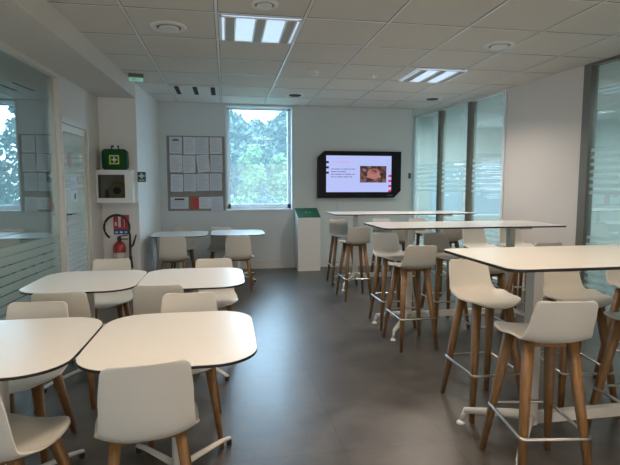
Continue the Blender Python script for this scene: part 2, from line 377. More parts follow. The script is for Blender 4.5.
# window in the back wall
w = bpy.data.objects.new('window_1', None); COL.objects.link(w); tag(w, kind='structure'); w.location = (.58, YB, WZ0)
bm = B(); e = .055
box(bm, WX0, WX0+.02, YB-.012, YB+.24, WZ0, WZ1); box(bm, WX1-.02, WX1, YB-.012, YB+.24, WZ0, WZ1); box(bm, WX0, WX1, YB-.012, YB+.24, WZ1-.02, WZ1)
box(bm, WX0+.02, WX0+.02+e, YB+.15, YB+.22, WZ0, WZ1-.02); box(bm, WX1-.02-e, WX1-.02, YB+.15, YB+.22, WZ0, WZ1-.02)
box(bm, WX0+.02, WX1-.02, YB+.15, YB+.22, WZ1-.05, WZ1-.02); box(bm, WX0+.02, WX1-.02, YB+.15, YB+.22, WZ0, WZ0+.085)
rel(link('window_frame', bm, 'frame'), w)
bm = B(); box(bm, WX0-.02, WX1+.02, YB-.03, YB+.16, WZ0-.02, WZ0+.004); bevel(bm, .004, 1); rel(link('window_sill', bm, 'frame'), w)
bm = B(); box(bm, WX0+.07, WX1-.07, YB+.18, YB+.186, WZ0+.08, WZ1-.04); rel(link('glass_pane', bm, 'window_glass'), w)
bm = B(); box(bm, WX0+.07, WX1-.07, YB+.205, YB+.208, WZ0+.08, WZ1-.04); rel(link('haze_veil', bm, 'view_haze'), w)  # added veil that pales the trees behind the glass

# ------------------------------------------------------------------ outside
bm = B(); box(bm, -30, 40, 8.9, 60, -.3, -.1); tag(link('lawn', bm, 'grass'), kind='structure')
def tree(x, y, h, rw, kind, label, seed, crown0=.0, n=5200, ls=.16):
    rnd = random.Random(seed); t = thing('tree', label, 'tree', (x, y, -.1), 0, None)
    bm = B(); tube(bm, [(0, 0, 0), (.05, 0, h*.35), (0, .05, h*.8)], [.16, .12, .04], 8); link('trunk', bm, 'bark', t, True)
    bm = B()
    blobs = []
    for i in range(26):
        f = rnd.random(); zz = crown0 + (h-crown0) * (f**.85) * .93
        r_at = rw * (math.sin(min(1, (1-f)*1.35+.08) * math.pi/2) if kind == 'leaf_dark' else (1-f)*.85+.14)
        a = rnd.random()*2*math.pi; q = r_at*math.sqrt(rnd.random())*.85
        blobs.append((Vector((q*math.cos(a), q*math.sin(a), zz)), max(.25, rw*(.34 if kind == 'leaf_dark' else .24)*(1.1-f*.5))))
    for i in range(n):
        c, br = rnd.choice(blobs)
        d = Vector((rnd.gauss(0, 1), rnd.gauss(0, 1), rnd.gauss(0, 1))).normalized(); p = c + d*br*(.65+.4*rnd.random())
        u = Vector((rnd.gauss(0, 1), rnd.gauss(0, 1), rnd.gauss(0, 1))).normalized(); v = u.cross(d).normalized(); u = v.cross(u).normalized()
        s = ls*(.5+rnd.random())
        vs = [bm.verts.new(p+u*s*.5), bm.verts.new(p+v*s*.28), bm.verts.new(p-u*s*.5), bm.verts.new(p-v*s*.28)]
        bm.faces.new(vs)
    link('foliage', bm, kind, t)
tree(.3, 27, 5.75, 3.0, 'leaf_dark', 'broad dark green tree at the left behind the window glass', 1, n=15000, ls=.32)
tree(3.7, 29, 5.75, 3.0, 'leaf_dark', 'broad dark green tree at the right edge of the window', 2, n=14000, ls=.32)
tree(1.9, 33, 6.0, 2.4, 'leaf_dark', 'dark green tree farthest back, filling the gap between two broad crowns', 9, n=8000, ls=.32)
tree(-4.0, 26, 5.2, 3.2, 'leaf_dark', 'dark green tree beyond the left jamb of the window', 7, n=3000, ls=.3)
tree(7.6, 25, 5.8, 3.0, 'leaf_dark', 'dark green tree seen only mirrored in the left glass partition', 11, n=4500, ls=.32)
tree(11.5, 26, 6.2, 3.2, 'leaf_light', 'fresh green tree seen only mirrored at the far left of the partition', 12, n=4500, ls=.32)
def shrub(x, y, h, w, label, seed, n=3000):
    rnd = random.Random(seed); t = thing('shrub', label, 'shrub', (x, y, -.12), 0, 'bushes below the trees outside')
    bm = B()
    for i in range(n):
        d = Vector((rnd.gauss(0, 1), rnd.gauss(0, 1), abs(rnd.gauss(0, 1)))).normalized()
        k = .7+.35*rnd.random()+.12*math.sin(7*d.x+5*d.z+seed); p = Vector((d.x*w*k, d.y*.8*k, d.z*h*k*.95+.05))
        u = Vector((rnd.gauss(0, 1), rnd.gauss(0, 1), rnd.gauss(0, 1))).normalized(); v = u.cross(d).normalized(); s_ = .16*(.5+rnd.random())
        bm.faces.new([bm.verts.new(p+u*s_*.5), bm.verts.new(p+v*s_*.3), bm.verts.new(p-u*s_*.5), bm.verts.new(p-v*s_*.3)])
    link('foliage', bm, 'leaf_light' if seed % 2 else 'leaf_dark', t)
    bm = B()
    for k in range(3): tube(bm, [(0, 0, 0), (.2*math.cos(k*2.1), .2*math.sin(k*2.1), h*.6)], .02, 6)
    link('stems', bm, 'bark', t)
shrub(-.3, 17.5, 1.45, 1.0, 'leafy bush low in the window, at its left jamb', 21)
shrub(1.35, 17.0, 1.25, .95, 'leafy bush low in the middle of the window', 22)
shrub(2.9, 17.6, 1.5, 1.0, 'leafy bush low in the window, at its right jamb', 23)
tree(1.0, 19.5, 3.25, 1.15, 'leaf_light', 'bright green pointed tree, the taller of two in the window', 3, n=5200, ls=.17)
tree(2.15, 20, 2.9, .95, 'leaf_light', 'bright green pointed tree, the shorter one on the window right', 4, n=4200, ls=.17)

# ------------------------------------------------------------------ seats
def shell_mesh(prof, hw, rf, rb, name='seat_shell', parent=None, th=.010):
    """prof: list of (y,z) from seat front to back top; hw(s) half width by 0..1"""
    # dense resample with Catmull-Rom
    pts = [Vector((0, y, z)) for y, z in prof]; dense = []
    for i in range(len(pts)-1):
        p0 = pts[max(i-1, 0)]; p1 = pts[i]; p2 = pts[i+1]; p3 = pts[min(i+2, len(pts)-1)]
        for k in range(12):
            t = k/12; dense.append(.5*((2*p1)+(p2-p0)*t+(2*p0-5*p1+4*p2-p3)*t*t+(3*p1-p0-3*p2+p3)*t**3))
    dense.append(pts[-1])
    cum = [0]
    for a, b in zip(dense, dense[1:]): cum.append(cum[-1]+(b-a).length)
    LL = cum[-1]
    def at(s):
        for i in range(len(cum)-1):
            if cum[i+1] >= s: f = (s-cum[i])/max(1e-9, cum[i+1]-cum[i]); return dense[i].lerp(dense[i+1], f)
        return dense[-1]
    ss = []
    for k in range(9): ss.append(rf*(1-math.cos(k/8*math.pi/2)))
    nmid = 22
    for k in range(1, nmid): ss.append(rf+(LL-rf-rb)*k/nmid)
    for k in range(7): ss.append(LL-rb+rb*math.sin(k/6*math.pi/2))
    bm = B(); NU = 16; grid = []
    for s in ss:
        p = at(s); w = hw(s/LL)
        if s < rf: w = w-rf+math.sqrt(max(0, rf*rf-(rf-s)**2))
        d = LL-s
        if d < rb: w = w-rb+math.sqrt(max(0, rb*rb-(rb-d)**2))
        # amount of "backness"
        q = max(0, min(1, (s/LL-.42)/.2))
        row = []
        for k in range(NU+1):
            u = -1+2*k/NU
            row.append(bm.verts.new((w*u, p.y + q*(.026-.014*max(0, (s/LL-.75)/.25))*u*u, p.z + (1-q)*.012*abs(u)**2.5 - (1-q)*.004 + .030*abs(u)**3*math.exp(-((s/LL-.50)/.13)**2))))
        grid.append(row)
    for a, b in zip(grid, grid[1:]):
        for k in range(NU): bm.faces.new([a[k], a[k+1], b[k+1], b[k]])
    o = link(name, bm, 'shell', parent, True)
    sm = o.modifiers.new('thickness', 'SOLIDIFY'); sm.thickness = th; sm.offset = 0; sm.use_rim = True
    bv = o.modifiers.new('edge', 'BEVEL'); bv.width = .0035; bv.segments = 2; bv.limit_method = 'ANGLE'; bv.angle_limit = R(50)
    return o
def lerp_table(tab):
    def f(s):
        for (a, x), (b, y) in zip(tab, tab[1:]):
            if s <= b: t = (s-a)/(b-a); t = t*t*(3-2*t); return x+(y-x)*t
        return tab[-1][1]
    return f
def make_chair():
    t = thing('chair', None, 'chair')
    prof = [(.215, .437), (.17, .452), (.08, .452), (0, .444), (-.09, .438), (-.15, .447), (-.188, .48), (-.207, .54), (-.222, .64), (-.242, .785)]
    shell_mesh(prof, lerp_table([(0, .185), (.25, .212), (.40, .206), (.56, .182), (.8, .175), (1, .163)]), .11, .028, parent=t)
    for sx_, sy_ in ((-1, 1), (1, 1), (-1, -1), (1, -1)):
        bm = B(); taper(bm, (sx_*(.195 if sy_ > 0 else .175), sy_*.215, 0), (sx_*.125, sy_*.105, .436), .024, .046, .022, .040); bevel(bm, .004, 2)
        link('leg', bm, 'wood', t, True)
    bm = B(); box(bm, -.12, .12, .085, .12, .412, .438); box(bm, -.12, .12, -.10, -.07, .412, .433); box(bm, -.03, .03, -.08, .09, .414, .434); bevel(bm, .004, 1)
    link('seat_frame', bm, 'wood', t)
    return t
def make_stool():
    t = thing('bar_stool', None, 'bar stool')
    prof = [(.205, .712), (.165, .731), (.08, .734), (0, .727), (-.09, .722), (-.15, .730), (-.188, .756), (-.207, .80), (-.225, .86), (-.247, .945)]
    shell_mesh(prof, lerp_table([(0, .170), (.27, .194), (.45, .186), (.62, .162), (.82, .148), (1, .139)]), .11, .026, parent=t, th=.011)
    for sx_, sy_ in ((-1, 1), (1, 1), (-1, -1), (1, -1)):
        bm = B(); taper(bm, (sx_*(.182 if sy_ > 0 else .168), sy_*.222, 0), (sx_*.105, sy_*.100, .718), .024, .046, .024, .042); bevel(bm, .004, 2)
        link('leg', bm, 'wood', t, True)
    bm = B(); box(bm, -.10, .10, .08, .118, .692, .720); box(bm, -.10, .10, -.10, -.065, .692, .716); box(bm, -.03, .03, -.08, .09, .695, .716); bevel(bm, .004, 1)
    link('seat_frame', bm, 'wood', t)
    # foot ring around the outside of the legs
    a, b, zr, rc = .165, .200, .283, .02; pts = []
    for cx, cy, a0 in ((a-rc, b-rc, 0), (-a+rc, b-rc, 90), (-a+rc, -b+rc, 180), (a-rc, -b+rc, 270)):
        for k in range(5): an = R(a0+90*k/4); pts.append((cx+rc*math.cos(an), cy+rc*math.sin(an), zr))
    bm = B(); tube(bm, pts, .0085, 8, closed=True); link('footrest', bm, 'steel', t, True)
    return t
chair0 = make_chair(); stool0 = make_stool(); used = set()
def place(proto, x, y, deg, label, group):
    o = proto if proto.name not in used else copy_tree(proto)
    used.add(proto.name); o.location = (x, y, 0); o.rotation_euler = (0, 0, R(deg)); tag(o, label, proto['category'], group); return o

# ------------------------------------------------------------------ tables
def rrect(hx, hy, r, bulge=0, n=8):
    pts = []
    for cx, cy, a0 in ((hx-r, hy-r, 0), (-hx+r, hy-r, 90), (-hx+r, -hy+r, 180), (hx-r, -hy+r, 270)):
        for k in range(n+1): an = R(a0+90*k/n); pts.append((cx+r*math.cos(an), cy+r*math.sin(an)))
    if bulge:
        fin = []
        for i, p in enumerate(pts):
            q = pts[(i+1) % len(pts)]; fin.append(p); d = math.dist(p, q)
            if d > .1:
                for k in range(1, 8): fin.append((p[0]+(q[0]-p[0])*k/8, p[1]+(q[1]-p[1])*k/8))
        pts = [(x*(1-bulge*(abs(y)/hy)**2), y*(1-bulge*(abs(x)/hx)**2)) for x, y in fin]
    return pts
def tabletop(poly, z, th, parent):
    bm = B(); prism(bm, poly, z-th, z-.0025, 1, 1)
    a, b = prism(bm, [(x*.9985, y*.9985) for x, y in poly], z-.0025, z, 0, 0)
    return link('tabletop', bm, ['top', 'core'], parent)
def low_table(x, y, label, group, hx=.39, hy=.43, columns=False):
    t = thing('cafe_table', label, 'table', (x, y, 0), 0, group)
    tabletop(rrect(hx, hy, .185, .018), .74, .014, t)
    bm = B(); tube(bm, [(0, 0, .06), (0, 0, .70)], .032, 16); box(bm, -.13, .13, -.13, .13, .70, .727); link('column', bm, 'cream', t)
    for sx_, sy_ in ((1, 1), (1, -1), (-1, 1), (-1, -1)):
        bm = B(); tube(bm, [(0, 0, .075), (sx_*.20, sy_*.25, .05), (sx_*.25, sy_*.31, .035)], [.02, .016, .014], 8, flat=.7)
        ft = link('foot', bm, 'cream', t, True)
        bm = B(); tube(bm, [(sx_*.245, sy_*.305, 0), (sx_*.245, sy_*.305, .03)], .014, 10); link('glide', bm, 'black', ft)
    if columns:
        bm = B(); tube(bm, [(-.335, -.30, 0), (-.335, -.30, .727)], .034, 16); link('leg', bm, mat('silver grey steel', (.42, .46, .50), .3, metal=.4), t, True)
    return t
def high_table(x, y, label, group, L=2.06, Wd=.76):
    t = thing('high_table', label, 'high table', (x, y, 0), 0, group); Z = 1.075
    tabletop(rrect(L/2, Wd/2, .07), Z, .016, t)
    cx = L/2-.38
    for s in (-1, 1):
        bm = B(); box(bm, s*cx-.028, s*cx+.028, -.036, .036, .13, Z-.035); box(bm, s*cx-.05, s*cx+.05, -.28, .28, Z-.04, Z-.0161); bevel(bm, .006, 2); link('column', bm, 'cream', t)
        for q in (-1, 1):
            bm = B()
            pts = [(s*(cx-.02), 0, .165), (s*(cx+.055), q*.07, .155), (s*(cx+.24), q*.28, .09)]
            tube(bm, pts, [.028, .024, .016], 8, flat=1.2)
            tube(bm, [(s*(cx+.235), q*.275, .10), (s*(cx+.255), q*.295, .02)], [.014, .011], 8)
            ft = link('foot', bm, 'cream', t, True)
            bm = B(); lathe(bm, [(.026, 0), (.026, .008), (.012, .022)], 14, (s*(cx+.255), q*.295)); link('glide', bm, 'white', ft, True)
    bm = B(); box(bm, -cx, cx, -.02, .02, .13, .19); bevel(bm, .005, 1); link('beam', bm, 'cream', t)
    return t
gl = 'low cafe tables in pairs along the left'
low_table(-.252, 2.355, 'white rounded square table nearest the aisle and the viewer', gl, .378)
low_table(-1.032, 2.350, 'white rounded square table cut by the left edge of the photo', gl)
low_table(-1.045, 3.890, 'white rounded square table beside the striped glass partition', gl)
low_table(-.262, 3.885, 'white rounded square table of the middle pair, on the aisle side', gl)
low_table(-.700, 7.56, 'far white table under the notice board', gl, .41, .44, True)
low_table(.165, 7.66, 'far white table under the window, reflecting blue light', gl, .41, .46)
gh = 'long high tables on the right'
high_table(2.305, 2.37, 'long high white table nearest the viewer, cut by the right edge', gh)
high_table(2.345, 4.58, 'long high white table in the middle of the three', gh, 1.87)
high_table(2.495, 6.80, 'long high white table farthest away, below the television', gh, 2.07)

# chairs (0 deg faces the back wall)
gc = 'white shell chairs with wooden legs'
for x, y, d, lb in [
    (-.345, 2.08, 9, 'white shell chair in the foreground seen from behind, at the nearest aisle table'),
    (-.885, 2.02, -15, 'white shell chair in the bottom left corner, its seat showing'),
    (-.24, 2.85, 180, 'white shell chair on the far side of the nearest aisle table'),
    (-1.10, 2.75, 176, 'white shell chair on the far side of the leftmost near table'),
    (-1.055, 3.47, 0, 'white shell chair with its back to us beside the striped glass partition'),
    (-.45, 3.60, -4, 'grey-looking chair back in shade before the middle aisle-side table'),
    (-1.055, 4.46, 180, 'white shell chair below the fire extinguisher facing the viewer'),
    (-.125, 4.31, 180, 'white shell chair facing us behind the middle aisle-side table'),
    (-.735, 6.93, 3, 'white shell chair seen from behind at the far table by the wall'),
    (.160, 6.90, -3, 'white shell chair seen from behind at the far table under the window'),
    (-.71, 8.10, 180, 'far chair against the back wall under the notice board'),
    (-.10, 7.85, 178, 'far chair facing us beneath the left edge of the window')]:
    place(chair0, x, y, d, lb, gc)
gs = 'white shell bar stools with steel footrests'
for x, y, d, lb in [
    (1.52, 2.12, -9, 'white bar stool with its back to us in front of the nearest high table'),
    (2.26, 2.22, 0, 'bar stool at the lower right corner, mostly cut off by the photo edge'),
    (1.65, 2.88, 180, 'white bar stool at the left end of the nearest high table, facing us'),
    (2.245, 2.80, 172, 'bar stool behind the nearest high table with rounded seat to the right'),
    (2.90, 2.92, 180, 'bar stool at the right edge behind the nearest high table'),
    (1.66, 4.18, 0, 'white bar stool with its back to us, left end of the middle high table'),
    (2.19, 3.84, 0, 'bar stool mostly hidden below the left end of the nearest tabletop'),
    (2.87, 4.17, 0, 'bar stool with its back to us near the dark mullion, mostly behind the near tabletop'),
    (1.71, 4.85, 180, 'white bar stool facing us, first from the left behind the middle high table'),
    (2.25, 4.75, 180, 'white bar stool facing us, second from the left behind the middle high table'),
    (2.96, 5.24, 180, 'white bar stool facing us, third from the left behind the middle high table'),
    (3.47, 5.28, 180, 'bar stool facing us at the right end of the middle high table'),
    (1.63, 6.08, 0, 'bar stool with its back to us at the left end of the far high table'),
    (2.27, 6.17, 0, 'bar stool with its back to us beside the column of the far high table'),
    (2.94, 6.17, 0, 'bar stool with its back to us at the right part of the far high table'),
    (1.69, 7.06, 180, 'pale bar stool closest to the green topped bin'),
    (2.40, 7.10, 180, 'pale bar stool facing us behind the far high table, below the television'),
    (3.05, 7.25, 180, 'pale bar stool facing us next to the glazed corner')]:
    place(stool0, x, y, d, lb, gs)

# ------------------------------------------------------------------ bin
t = thing('recycling_bin', 'tall white bin with a green sloping top against the back wall', 'bin', (1.39, 8.36, 0))
bm = B(); poly = [(-.19, .0, 0), (-.19, .93), (-.19, 1.07)]
v = []
for x in (-.195, .195):
    v.append([bm.verts.new((x, -.19, 0)), bm.verts.new((x, .17, 0)), bm.verts.new((x, .17, 1.055)), bm.verts.new((x, -.19, .925))])
bm.faces.new(v[0]); bm.faces.new(v[1][::-1])
for i in range(4): bm.faces.new([v[0][i], v[0][(i+1) % 4], v[1][(i+1) % 4], v[1][i]])
link('body', bm, 'white', t)
ang = math.atan2(.13, .36); mt = Matrix.Translation((0, -.01, .995)) @ Matrix.Rotation(ang, 4, 'X')
bm = B(); box(bm, -.197, .197, -.195, .195, -.004, .012, mx=mt); bevel(bm, .002, 1); lid = link('lid', bm, 'green2', t)
bm = B()
for k in range(3):      # three chasing arrows
    a0 = 90+120*k
    pts = [(.045*math.cos(R(a0+s)), .045*math.sin(R(a0+s)), .014) for s in (-40, -20, 0, 20, 40)]
    tube(bm, [mt @ Vector(p) for p in pts], [.006, .006, .006, .013, .002], 6, flat=.3)
link('recycling_symbol', bm, mat('pale green print', (.30, .60, .48), .6), lid)

# ------------------------------------------------------------------ television
t = thing('television', 'wall television in a black housing with two cut corners, showing a lavender slide', 'television', (2.36, YB, 1.25))
tx0, tx1, tz0, tz1 = -.76, .77, 0, .83; yd = -.11
poly = [(tx0, tz0+.0), (tx1-.13, tz0+.0), (tx1, tz0+.13), (tx1, tz1), (tx0+.12, tz1), (tx0, tz1-.11)]
bm = B(); a = [bm.verts.new((x, yd, z)) for x, z in poly]; b = [bm.verts.new((x, -.004, z)) for x, z in poly]
bm.faces.new(a); bm.faces.new(b[::-1])
for i in range(6): bm.faces.new([a[i], b[i], b[(i+1) % 6], a[(i+1) % 6]])
bevel(bm, .006, 2); link('housing', bm, 'tv', t)
sx0, sx1, sz0, sz1 = -.615, .585, .105, .75
bm = B(); box(bm, sx0, sx1, yd-.004, yd+.001, sz0, sz1); sc = link('screen', bm, 'screen', t)
y0 = yd-.006
bm = B()
for r_, ws in enumerate((( .05,.10,.03,.09,.04,.06), (.09,.05,.10), (.06,.12,.04,.11,.05), (.05,.03,.10,.09,.06))):
    x = -.53
    for w_ in ws: box(bm, x, x+w_, y0, y0+.002, .505-.046*r_, .520-.046*r_); x += w_+.014
link('slide_text', bm, 'scr_txt', sc)
bm = B(); x = -.52
for w_ in (.08, .06, .10, .05): box(bm, x, x+w_, y0, y0+.002, .63, .648); x += w_+.014
link('slide_heading', bm, 'scr_pink', sc)
bm = B()
for k in range(3): box(bm, sx0-.005, sx0+.045, y0, y0+.002, .43+.092*k, .467+.092*k)
link('slide_squares', bm, 'scr_black', sc)
bm = B()
for k in range(4): box(bm, sx1-.055, sx1, y0, y0+.002, .105+.09*k, .142+.09*k)
link('slide_squares', bm, 'scr_red', sc)
# slide photo: a small procedural picture
pm = bpy.data.materials.new('slide photograph'); pm.use_nodes = True; q = pm.node_tree; pb = q.nodes['Principled BSDF']
tc = q.nodes.new('ShaderNodeTexCoord'); gn = q.nodes.new('ShaderNodeTexNoise'); gn.inputs['Scale'].default_value = 11; gn.inputs['Detail'].default_value = 4
vr = q.nodes.new('ShaderNodeValToRGB'); cr = vr.color_ramp; gn.inputs['Roughness'].default_value = .7
cr.elements[0].position = .44; cr.elements[0].color = (.015, .008, .012, 1); cr.elements[1].position = .68; cr.elements[1].color = (.34, .30, .34, 1)
for p_, c_ in ((.50, (.05, .018, .02, 1)), (.56, (.25, .09, .07, 1)), (.61, (.07, .05, .06, 1))): e_ = cr.elements.new(p_); e_.color = c_
q.links.new(tc.outputs['Object'], gn.inputs['Vector']); q.links.new(gn.outputs['Fac'], vr.inputs['Fac'])
q.links.new(vr.outputs['Color'], pb.inputs['Emission Color']); pb.inputs['Emission Strength'].default_value = 1; pb.inputs['Base Color'].default_value = (.01, .01, .01, 1)
bm = B(); box(bm, 0, .49, y0, y0+.002, .275, .57); link('slide_photo', bm, pm, sc)
bm = B()      # people leaning over a table in the slide photo
lathe_pts = lambda cx, cz, rx_, rz_: [bm.verts.new((cx+rx_*math.cos(2*math.pi*k/20), y0-.0015, cz+rz_*math.sin(2*math.pi*k/20))) for k in range(20)]
bm.faces.new(lathe_pts(.25, .43, .115, .095)); bm.faces.new(lathe_pts(.19, .385, .07, .03)); bm.faces.new(lathe_pts(.32, .385, .07, .03))
link('slide_photo_figures', bm, mat('slide figures', (.01, .01, .01), .4, emit=(.52, .22, .19), estr=.8), sc)
bm = B(); bm.faces.new(lathe_pts(.25, .47, .075, .045)); link('slide_photo_hair', bm, mat('slide hair', (.01, .01, .01), .4, emit=(.20, .03, .06), estr=.8), sc)
bm = B()
for v_ in bm.verts: v_.co.y -= .001
box(bm, .52, .62, yd-.0015, yd+.001, .035, .05); link('maker_mark', bm, mat('grey print on black', (.09, .09, .10), .5), t)
# cable raceway under the television, small wall sensor by the corner
bm = B(); box(bm, 1.985, 2.02, YB-.012, YB, .155, 1.25); o = link('cable_cover', bm, 'wall_back'); tag(o, 'thin vertical cable cover below the television', 'cable cover')
bm = B(); box(bm, 3.315, 3.35, YB-.035, YB, 1.60, 1.70); bevel(bm, .006, 2); o = link('wall_switch', bm, mat('dark grey plastic', (.08, .08, .08), .5)); tag(o, 'small dark grey wall control right of the television', 'switch')

# ------------------------------------------------------------------ notice board with papers
t = thing('notice_board', 'framed notice board left of the window', 'notice board', (-.50, YB, 1.05))
hw_ = .47; zt = 1.245
bm = B(); box(bm, -hw_, hw_, -.012, 0, 0, zt); link('backing', bm, 'cork', t)
bm = B(); box(bm, -.13, .06, -.0135, -.011, .01, .24); link('backing_strip', bm, 'boardred', t)
bm = B(); box(bm, -hw_-.012, -hw_+.008, -.022, 0, -.012, zt+.012); box(bm, hw_-.008, hw_+.012, -.022, 0, -.012, zt+.012)
box(bm, -hw_, hw_, -.022, 0, -.012, .008); box(bm, -hw_, hw_, -.022, 0, zt-.008, zt+.012); link('board_frame', bm, mat('grey metal frame', (.25, .25, .25), .5), t)
rnd = random.Random(5)
rown = ['top', 'second', 'third', 'bottom']; coln = ['first', 'second', 'third', 'fourth']
for r_ in range(4):
    for c_ in range(4):
        cx = -.50-.335+.223*c_+(.012*rnd.uniform(-1, 1)); cz = 1.05+1.10-.315*r_+.01*rnd.uniform(-1, 1)
        w_, h_ = .205, .292; rot = R(rnd.uniform(-1.2, 1.2))
        if (r_, c_) == (1, 2): rot = R(-5)
        if r_ == 3:
            if c_ == 0: w_, h_, cx, cz = .30, .20, -.50-.29, 1.05+.125
            elif c_ == 1: w_, h_, cx, cz, rot = .10, .17, -.50-.02, 1.05+.12, R(-8)
            elif c_ == 2: w_, h_, cx, cz = .20, .20, -.50+.135, 1.05+.125
            else: w_, h_, cx, cz, rot = .205, .292, -.50+.34, 1.05+.085, R(-2)
        nm = 'paper_sheet'; red = (r_, c_) == (3, 1)
        p = thing(nm, '', 'paper', (cx, YB-.0165-.0012*c_-(.001*r_), cz)); p.rotation_euler = (0, rot, 0)
        if r_ == 3: lab = ['landscape notice with a dark heading at the bottom left of the board', 'small red leaflet at the bottom of the notice board', 'white half sheet just right of the red leaflet', 'sheet at the bottom right hanging below the board frame'][c_]
        else: lab = '%s sheet from the left in the %s row of the notice board' % (coln[c_], rown[r_])
        tag(p, lab, 'paper', 'papers pinned on the notice board')
        bm = B(); box(bm, -w_/2, w_/2, -.0006, .0006, -h_/2, h_/2); link('sheet', bm, 'redsign' if red else rnd.choice(['paper', 'paper', 'paper2']), p)
        if red: continue
        bm = B(); n_ = int(h_/.022)-2
        for k in range(n_):
            if rnd.random() < 2:
                xa = -w_/2+.02; xb = w_/2-.02-rnd.random()*.07
                zz = h_/2-.035-k*.022
                box(bm, xa, xb, -.0013, -.0005, zz, zz+.004)
        link('printed_lines', bm, 'ink', p)
        if (r_, c_) in ((0, 0), (3, 0)):
            bm = B(); box(bm, -.05 if r_ == 0 else -.08, .05 if r_ == 0 else .08, -.0016, -.0005, h_/2-.075 if r_ == 0 else h_/2-.05, h_/2-.055 if r_ == 0 else h_/2-.025); link('heading', bm, 'black', p)

# ------------------------------------------------------------------ recess wall: cabinet, bag, sign, extinguisher
YR = 7.1
t = thing('defibrillator_cabinet', 'white wall cabinet with a smoked window holding a tan device', 'cabinet', (-1.50, YR, 1.235))
cw, ch_, cdp = .25, .44, .20
bm = B(); box(bm, -cw, -cw+.015, -cdp, 0, 0, ch_); box(bm, cw-.015, cw, -cdp, 0, 0, ch_); box(bm, -cw+.015, cw-.015, -cdp, 0, 0, .015); box(bm, -cw+.015, cw-.015, -cdp, 0, ch_-.015, ch_); box(bm, -cw+.015, cw-.015, -.015, 0, .015, ch_-.015)
link('body', bm, 'white', t)
bm = B(); m_ = .065; y_ = -cdp
box(bm, -cw, -cw+m_, y_-.02, y_, 0, ch_); box(bm, cw-m_-.03, cw, y_-.02, y_, 0, ch_); box(bm, -cw+m_, cw-m_-.03, y_-.02, y_, 0, m_); box(bm, -cw+m_, cw-m_-.03, y_-.02, y_, ch_-m_, ch_)
bevel(bm, .003, 1); dd = link('door', bm, 'white', t)
bm = B(); box(bm, -cw+m_, cw-m_-.03, y_-.012, y_-.008, m_, ch_-m_); link('pane', bm, glass_mat('smoked cabinet glass', (.66, .66, .62), .03, .25), dd)
bm = B(); box(bm, -cw+.02, -cw+.03, y_-.032, y_-.02, .18, .26); bevel(bm, .003, 1); link('handle', bm, 'steel', dd)
t = thing('defibrillator', 'tan rounded device behind the smoked cabinet window', 'defibrillator', (-1.49, YR-.10, 1.252))
bm = B(); mt = Matrix.Rotation(R(90), 4, 'X'); lathe(bm, [(.10, -.05), (.12, -.03), (.12, .04), (.105, .055)], 28); bm.transform(Matrix.Translation((.03, 0, .145)) @ mt)
box(bm, -.08, .13, -.045, .045, .0, .08); link('casing', bm, 'tan', t, True)
bm = B(); lathe(bm, [(.05, 0), (.05, .01)], 24); bm.transform(Matrix.Translation((.03, -.055, .145)) @ mt); link('button', bm, 'dark', t)
bm = B(); box(bm, -.13, -.085, -.04, .04, 0, .16); bevel(bm, .008, 2); link('battery_pack', bm, 'lens', t)

t = thing('first_aid_bag', 'green first aid bag with a white cross patch, on top of the white cabinet', 'first aid bag', (-1.475, YR-.11, 1.681)); t.scale = (.9, .9, .93)
bm = B(); pts = rrect(.175, .145, .05, 0, 6)
a = [bm.verts.new((x, -.085, z+.145)) for x, z in pts]; b = [bm.verts.new((x, .085, z+.145)) for x, z in pts]
bm.faces.new(a); bm.faces.new(b[::-1])
for i in range(len(pts)): j = (i+1) % len(pts); bm.faces.new([a[i], b[i], b[j], a[j]])
bevel(bm, .018, 3, 60); link('body', bm, 'green', t, True)
bm = B(); tube(bm, [(-.05, 0, .285), (-.048, 0, .335), (.048, 0, .335), (.05, 0, .285)], .012, 8, flat=1.4); link('handle', bm, 'black', t)
bm = B(); box(bm, -.012, .028, -.0135, .015, .315, .35); link('buckle', bm, 'steel', t)
bm = B(); box(bm, -.07, .07, -.0885, -.084, .075, .205); bp_ = link('patch', bm, 'yellow', t)
bm = B(); box(bm, -.05, .05, -.0905, -.087, .095, .185); link('patch_field', bm, 'dark', bp_)
bm = B(); box(bm, -.012, .012, -.0925, -.089, .102, .178); box(bm, -.038, .038, -.0922, -.089, .128, .152); link('cross', bm, 'paper', bp_)
bm = B(); tube(bm, [(x*1.012, -.05, z*1.012+.145) for x, z in pts], .004, 6, closed=True); link('zip', bm, 'black', t)

t = thing('defibrillator_sign', 'small square green sign with a white cross, projecting at the wall corner', 'sign', (-1.155, YR-.03, 1.515))
bm = B(); box(bm, -.055, .055, -.004, .004, 0, .14); link('plate', bm, 'green2', t)
bm = B(); box(bm, -.012, .012, -.006, -.003, .05, .12); box(bm, -.038, .038, -.0058, -.003, .073, .097); link('cross', bm, 'paper', t)
bm = B(); box(bm, -.035, .035, -.006, -.003, .02, .03); link('lettering', bm, 'paper', t)
bm = B(); box(bm, -.095, -.055, -.003, .030, .05, .12); link('bracket', bm, 'white', t)

